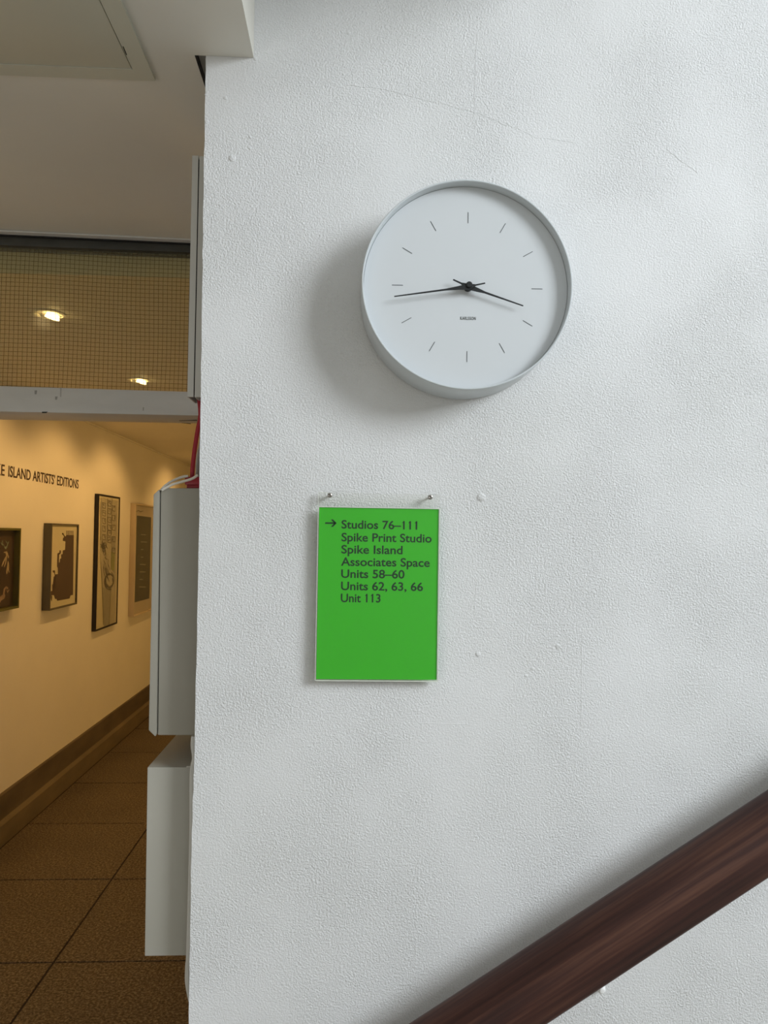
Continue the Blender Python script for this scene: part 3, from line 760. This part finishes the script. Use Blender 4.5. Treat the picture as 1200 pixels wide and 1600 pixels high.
for k, (pts, m, rr_, nm, lb, Yk) in enumerate((
    ([(318, 600), (316.5, 640), (314.5, 690), (310, 715), (308.5, 745), (307, 757)], 'greycable', 0.0042, 'grey_cable', 'grey cable hanging beside the red cable at the wall edge', 0.105),
    ([(309, 742), (300, 748), (285, 752.5), (270, 757), (258, 763), (253, 766)], 'whitecable', 0.0024, 'white_cable', 'lower of two pale cables arching over the cabinet into its door gap', 0.052),
    ([(294, 744), (286, 745), (276, 748.5), (265, 754), (256, 761), (251, 767)], 'whitecable', 0.0024, 'white_cable', 'upper of two pale cables arching over the cabinet into its door gap', 0.066))):
    bm = bmesh.new(); tube(bm, catmull([pY(u, v, Yk) for u, v in pts], 8), rr_, 10)
    o = obj(nm, bm, m); tag(o, lb, 'cable')

# ---------------- wall clock
CD = 0.090
cc_ = pY(731, 443.5, -CD); RO = 169.2 * (1.27 - CD) / F_PX
clk = empty('wall_clock', (cc_.x, 0, cc_.z))
tag(clk, 'round white wall clock with black hands and thin hour ticks above the green sign', 'clock')
FY = -(CD - 0.0195)
c0 = (0, 0, 0)
ti = 0.0034
bm = bmesh.new()
prof_ = [(RO - .001, -0.004), (RO, -0.006), (RO, -CD + 0.002), (RO - 0.0005, -CD + 0.0006), (RO - 0.0012, -CD), (RO - ti + 0.0008, -CD), (RO - ti, -CD + 0.0008), (RO - ti, FY + 0.003), (RO - .012, FY + .003), (RO - .012, -0.004)]
lathe_y(bm, prof_, c0, 160, close=True)
obj('rim', bm, 'clock_white', clk)
bm = bmesh.new(); lathe_y(bm, [(0, FY), (RO - ti - 0.0006, FY), (RO - ti - 0.0006, FY + .0025), (0, FY + .0025)], c0, 160)
obj('dial', bm, 'clock_face', clk)
bm = bmesh.new(); lathe_y(bm, [(0, -0.003), (RO - .014, -0.003), (RO - .014, -0.0005), (0, -0.0005)], c0, 96); obj('back_plate', bm, 'clock_white', clk)
sF = (1.27 + FY) / F_PX
def cl(u, v, y=FY):                 # local point on a plane in front of the dial
    return pY(u, v, y) - Vector((cc_.x, 0, cc_.z))
fc = cl(730.5, 448.5)
RT = 111.5 * sF; tl = 17.5 * sF
for k in range(12):
    a = math.radians(30 * k) 
    d = Vector((math.sin(a), 0, math.cos(a)))
    # dial is set a hair clockwise of plumb
    bm = bmesh.new(); q = Vector((d.z, 0, -d.x)) * 0.00052
    a0 = fc + d * (RT - tl / 2) + Vector((0, -0.0004, 0)); a1 = fc + d * (RT + tl / 2) + Vector((0, -0.0004, 0))
    prism(bm, [a0 - q, a1 - q, a1 + q, a0 + q], (0, 0.0005, 0)); obj('hour_tick', bm, 'tickgrey', clk, smooth=False)
def hand(name, tip, tail, y, w):
    a = cl(*tip, y); b = cl(*tail, y); c = cl(731.5, 448, y)
    def side(p): d = (p - c).normalized(); return d, Vector((d.z, 0, -d.x))
    d1, n1 = side(a); d2, n2 = side(b)
    L1 = (a - c).length
    pts = [b - n2 * -w * .55, b + n2 * -w * .55]
    ring = [a + n1 * w * .5, a - n1 * w * .5, c + d1 * L1 * .30 - n1 * w * .85, c + d1 * .016 - n1 * w * 1.7, c + d1 * .006 - n1 * .0042,
            c - n1 * .005, c + d2 * .006 + n2 * .0035, c + d2 * .013 + n2 * w * .7, b + n2 * w * .6, b - n2 * w * .6, c + d2 * .013 - n2 * w * .7, c + d2 * .006 - n2 * .0035,
            c + n1 * .005, c + d1 * .006 + n1 * .0042, c + d1 * .016 + n1 * w * 1.7, c + d1 * L1 * .30 + n1 * w * .85]
    bm = bmesh.new(); vs = [bm.verts.new(p) for p in ring]; f0 = bm.faces.new(vs)
    ret = bmesh.ops.extrude_face_region(bm, geom=[f0])
    for e in ret['geom']:
        if isinstance(e, bmesh.types.BMVert): e.co += Vector((0, -0.0006, 0))
    bmesh.ops.triangulate(bm, faces=[f for f in bm.faces if len(f.verts) > 4])
    return obj(name, bm, 'black', clk, smooth=False)
hand('hour_hand', (817.5, 478), (708, 437), FY - .0100, 0.0020)
hand('minute_hand', (616, 463.3), (758, 442.5), FY - .0130, 0.0018)
hc = cl(732, 447.5, FY - .006)
bm = bmesh.new(); lathe_y(bm, [(0, -.0162), (.0040, -.0162), (.0052, -.0152), (.0056, -.0100), (.0072, -.004), (.0072, 0), (0, 0)], (hc.x, 0, hc.z), 32)
for q in bm.verts: q.co.y += FY
obj('hub', bm, 'black', clk)
kw = 24.5 * sF
kp = cl(719.3, 499.6)
text_mesh('KARLSSON', 'maker_name', 'print', clk, lambda x, y, z: Vector((kp.x + x, FY - 0.0003 - z, kp.z + y - x * .0)), width=kw, height=5.0 * sF / CAP, bold=0.0, depth=0.0003, space=1.2)

# ---------------- sign
th = -0.006 * 1.0
SY = -0.013
s_tl = pY(497.8, 769.3, SY - .004); s_bl = pY(492.2, 1063.5, SY - .004); s_tr = pY(688.2, 772.5, SY - .004)
sw = (s_tr - s_tl).length; sh = (s_tl - s_bl).length
ang = math.atan2(s_tr.z - s_tl.z, s_tr.x - s_tl.x)
ang = (ang + math.atan2(s_bl.x - s_tl.x, -(s_bl.z - s_tl.z)) * 1.0) / 2 if True else ang
sg = empty('wayfinding_sign', (s_bl.x, SY, s_bl.z), (0, -ang, 0))
tag(sg, 'green directions sign with an arrow in a clear acrylic holder below the clock', 'sign')
# local frame: x right, z up, y into wall; origin bottom-left on the paper's plane
gtop = sh - 22.0 * (1.27 - .017) / F_PX
obj('back_sheet', B(((0, 0.0005, 0), (sw, 0.0030, sh))), 'acrylic', sg, smooth=False)
obj('front_sheet', B(((0, -0.0045, 0), (sw, -0.0022, gtop))), 'acrylic', sg, smooth=False)
obj('paper', B(((0.0018, -0.0018, 0.0022), (sw - 0.0018, -0.0004, gtop - .0012))), 'green', sg, smooth=False)
e = 0.0007
obj('polished_edge', B(((-e * .2, -0.0046, 0), (e * .8, -0.0016, gtop))), 'acrylic_edge', sg, smooth=False)
obj('polished_edge', B(((sw - e * .8, -0.0046, 0), (sw + e * .4, -0.0016, gtop))), 'acrylic_edge', sg, smooth=False)
obj('polished_edge', B(((0, -0.0046, gtop - e * .8), (sw, -0.0020, gtop + e * .5))), 'acrylic_edge', sg, smooth=False)
obj('folded_edge', B(((0, -0.0046, -e * .5), (sw, 0.0030, e))), 'acrylic_edge', sg, smooth=False)
obj('polished_edge', B(((0, 0.0004, gtop), (e * .6, 0.0031, sh))), 'acrylic_edge', sg, smooth=False)
obj('polished_edge', B(((0, 0.0004, sh - e * .5), (0.016, 0.0031, sh + e * .6))), 'acrylic_edge', sg, smooth=False)
Rm = Matrix.Rotation(ang, 3, 'Y')
def sl(u, v, y=SY - .003):
    p = pY(u, v, y) - Vector((s_bl.x, SY, s_bl.z)); return Rm @ p
for (u, v) in ((515.5, 774), (672, 777)):
    p = sl(u, v, SY)
    bm = bmesh.new(); lathe_y(bm, [(0.0010, -.0065), (.0022, -.0068), (.0038, -.0060), (.0042, -.0042), (.0042, 0.0000), (.0018, 0.0002), (.0018, 0.0125), (0, .0125)], (p.x, 0, p.z), 24)
    scw = obj('screw', bm, 'steel', sg)
    bm = bmesh.new(); lathe_y(bm, [(0, -.0064), (.0017, -.0064), (.0014, -.0040), (0, -.0040)], (p.x, 0, p.z), 6); obj('hex_socket', bm, 'gap', scw, smooth=False)
lines = [('Studios 76–111', 533.5, 652, 825.5), ('Spike Print Studio', 533.5, 674.5, 845.5), ('Spike Island', 533.3, 629, 864.5), ('Associates Space', 532.8, 671.5, 883.8), ('Units 58–60', 533, 632, 902.6), ('Units 62, 63, 66', 532.8, 661, 921.8), ('Unit 113', 532.5, 594.5, 940.6)]
for s, u0, u1, vb in lines:
    slope_px = 0.0125
    a = sl(u0, vb); b = sl(u1, vb + (u1 - u0) * slope_px * .8)
    def ts(x, y, z, a=a): return Vector((a.x + x, -0.0022 + 0.0003 - z, a.z + y))
    lo_, hi_ = extent(s); kx = (b.x - a.x) / (hi_ - lo_); kz = 12.6 * 1.256 / F_PX / CAP
    for i_, ch in enumerate(s):
        if ch == '1':
            xr = a.x + (extent(s[:i_ + 1])[1] - lo_) * kx; zt_ = a.z + CAP * kz
            fb = bmesh.new(); prism(fb, [(xr - .0010, -0.0019, zt_), (xr - .0010, -0.0019, zt_ - .0017), (xr - .0040, -0.0019, zt_ - .0034), (xr - .0040, -0.0019, zt_ - .0021)], NY * 0.0003)
            obj('numeral_flag', fb, 'inkgreen', sg, smooth=False)
    text_mesh(s, 'text_line', 'inkgreen', sg, ts, width=b.x - a.x, height=12.6 * 1.256 / F_PX / CAP, bold=0.016, depth=0.0003)
bm = bmesh.new()
A = lambda u, v: Vector((sl(u, v).x, -0.0019, sl(u, v).z))
stroke(bm, [A(508.0, 817.3), A(524.0, 817.3)], 0.0026, NY, 0.0003)
for s_ in (1, -1):
    prism(bm, [A(517, 817.4 - 5.7 * s_), A(520.2, 817.4 - 5.9 * s_), A(526, 817.4), A(522.3, 817.4)], NY * 0.0003)
obj('arrow', bm, 'inkgreen', sg, smooth=False)

# ---------------- handrail
RY = -0.095
a1 = pY(640, 1600, RY); a2 = pY(1200, 1236.5, RY)
b1 = pY(849, 1600, RY); b2 = pY(1200, 1367, RY)
dirr = ((a2 - a1).normalized() + (b2 - b1).normalized()).normalized()
nrm = Vector((-dirr.z, 0, dirr.x))          # up, across the rail
H = ((a1 - b1).dot(nrm) + (a2 - b2).dot(nrm)) / 2
mid = (a1 + b1) / 2; mid = b1 + nrm * (H / 2)
ang_r = math.atan2(dirr.z, dirr.x)
rail = empty('handrail', (mid.x, RY, mid.z), (0, -ang_r, 0))
tag(rail, 'thick dark red-brown wooden handrail sloping up to the right across the wall', 'handrail')
# profile in local (y toward -wall, z across)
hh = H / 2
pr = [(-.026, -.036), (-.032, -.033), (-.0345, -.026), (-.0355, -.010), (-.0350, .004), (-.0325, .012), (-.026, .0215), (-.016, .030), (-.004, .0370), (.008, .0410), (.018, .0422),
      (.027, .0380), (.033, .027), (.034, -.020), (.031, -.030), (.022, -.036)]
vm_ = (a2 + b1) / 2 - CAM                       # how far the rail is seen from above sets its apparent height
tanv = -(vm_.dot(nrm)) / vm_.y
ss = [z + y * tanv for y, z in pr]
ksc_ = H * 1.055 / (max(ss) - min(ss)); off_ = hh * 1.075 - max(ss) * ksc_
pr = [(y * ksc_, z * ksc_ + off_) for y, z in pr]
bm = bmesh.new()
NS = 24; x0r, x1r = -0.62, 1.55
rings = []
for i in range(NS + 1):
    x = x0r + (x1r - x0r) * i / NS
    rings.append([bm.verts.new((x, y, z)) for y, z in pr])
for i in range(NS):
    for k in range(len(pr)):
        k2 = (k + 1) % len(pr); bm.faces.new((rings[i][k], rings[i][k2], rings[i + 1][k2], rings[i + 1][k]))
bm.faces.new(rings[0]); bm.faces.new(rings[-1][::-1])
ro = obj('rail', bm, 'wood', rail)
md = ro.modifiers.new('soften', 'BEVEL'); md.width = 0.003; md.segments = 2; md.limit_method = 'ANGLE'; md.angle_limit = math.radians(24)
# brackets: white domed fixing on the wall behind the rail, arm into the rail
p = pY(937.5, 1542, -0.004); Rr = Matrix.Rotation(ang_r, 3, 'Y')
for bxp in (p, p + dirr * 0.95):
    q = Rr @ (bxp - Vector((mid.x, RY, mid.z)))
    bm = bmesh.new()
    lathe_y(bm, [(0, -0.013), (.004, -.0122), (.0065, -.0095), (.0078, -.005), (.0082, .004), (0, .004)], (q.x, 0, q.z), 24)
    for w_ in bm.verts: w_.co.y += -RY - 0.004
    obj('bracket_dome', bm, 'bracket_white', rail)
    bm = bmesh.new(); tube(bm, [(q.x, -RY - .010, q.z + .012), (q.x, 0.05, q.z + .035), (q.x, 0.028, q.z + .050)], 0.006, 10)
    obj('bracket_arm', bm, 'smooth_white', rail)
bpy.context.view_layer.update()
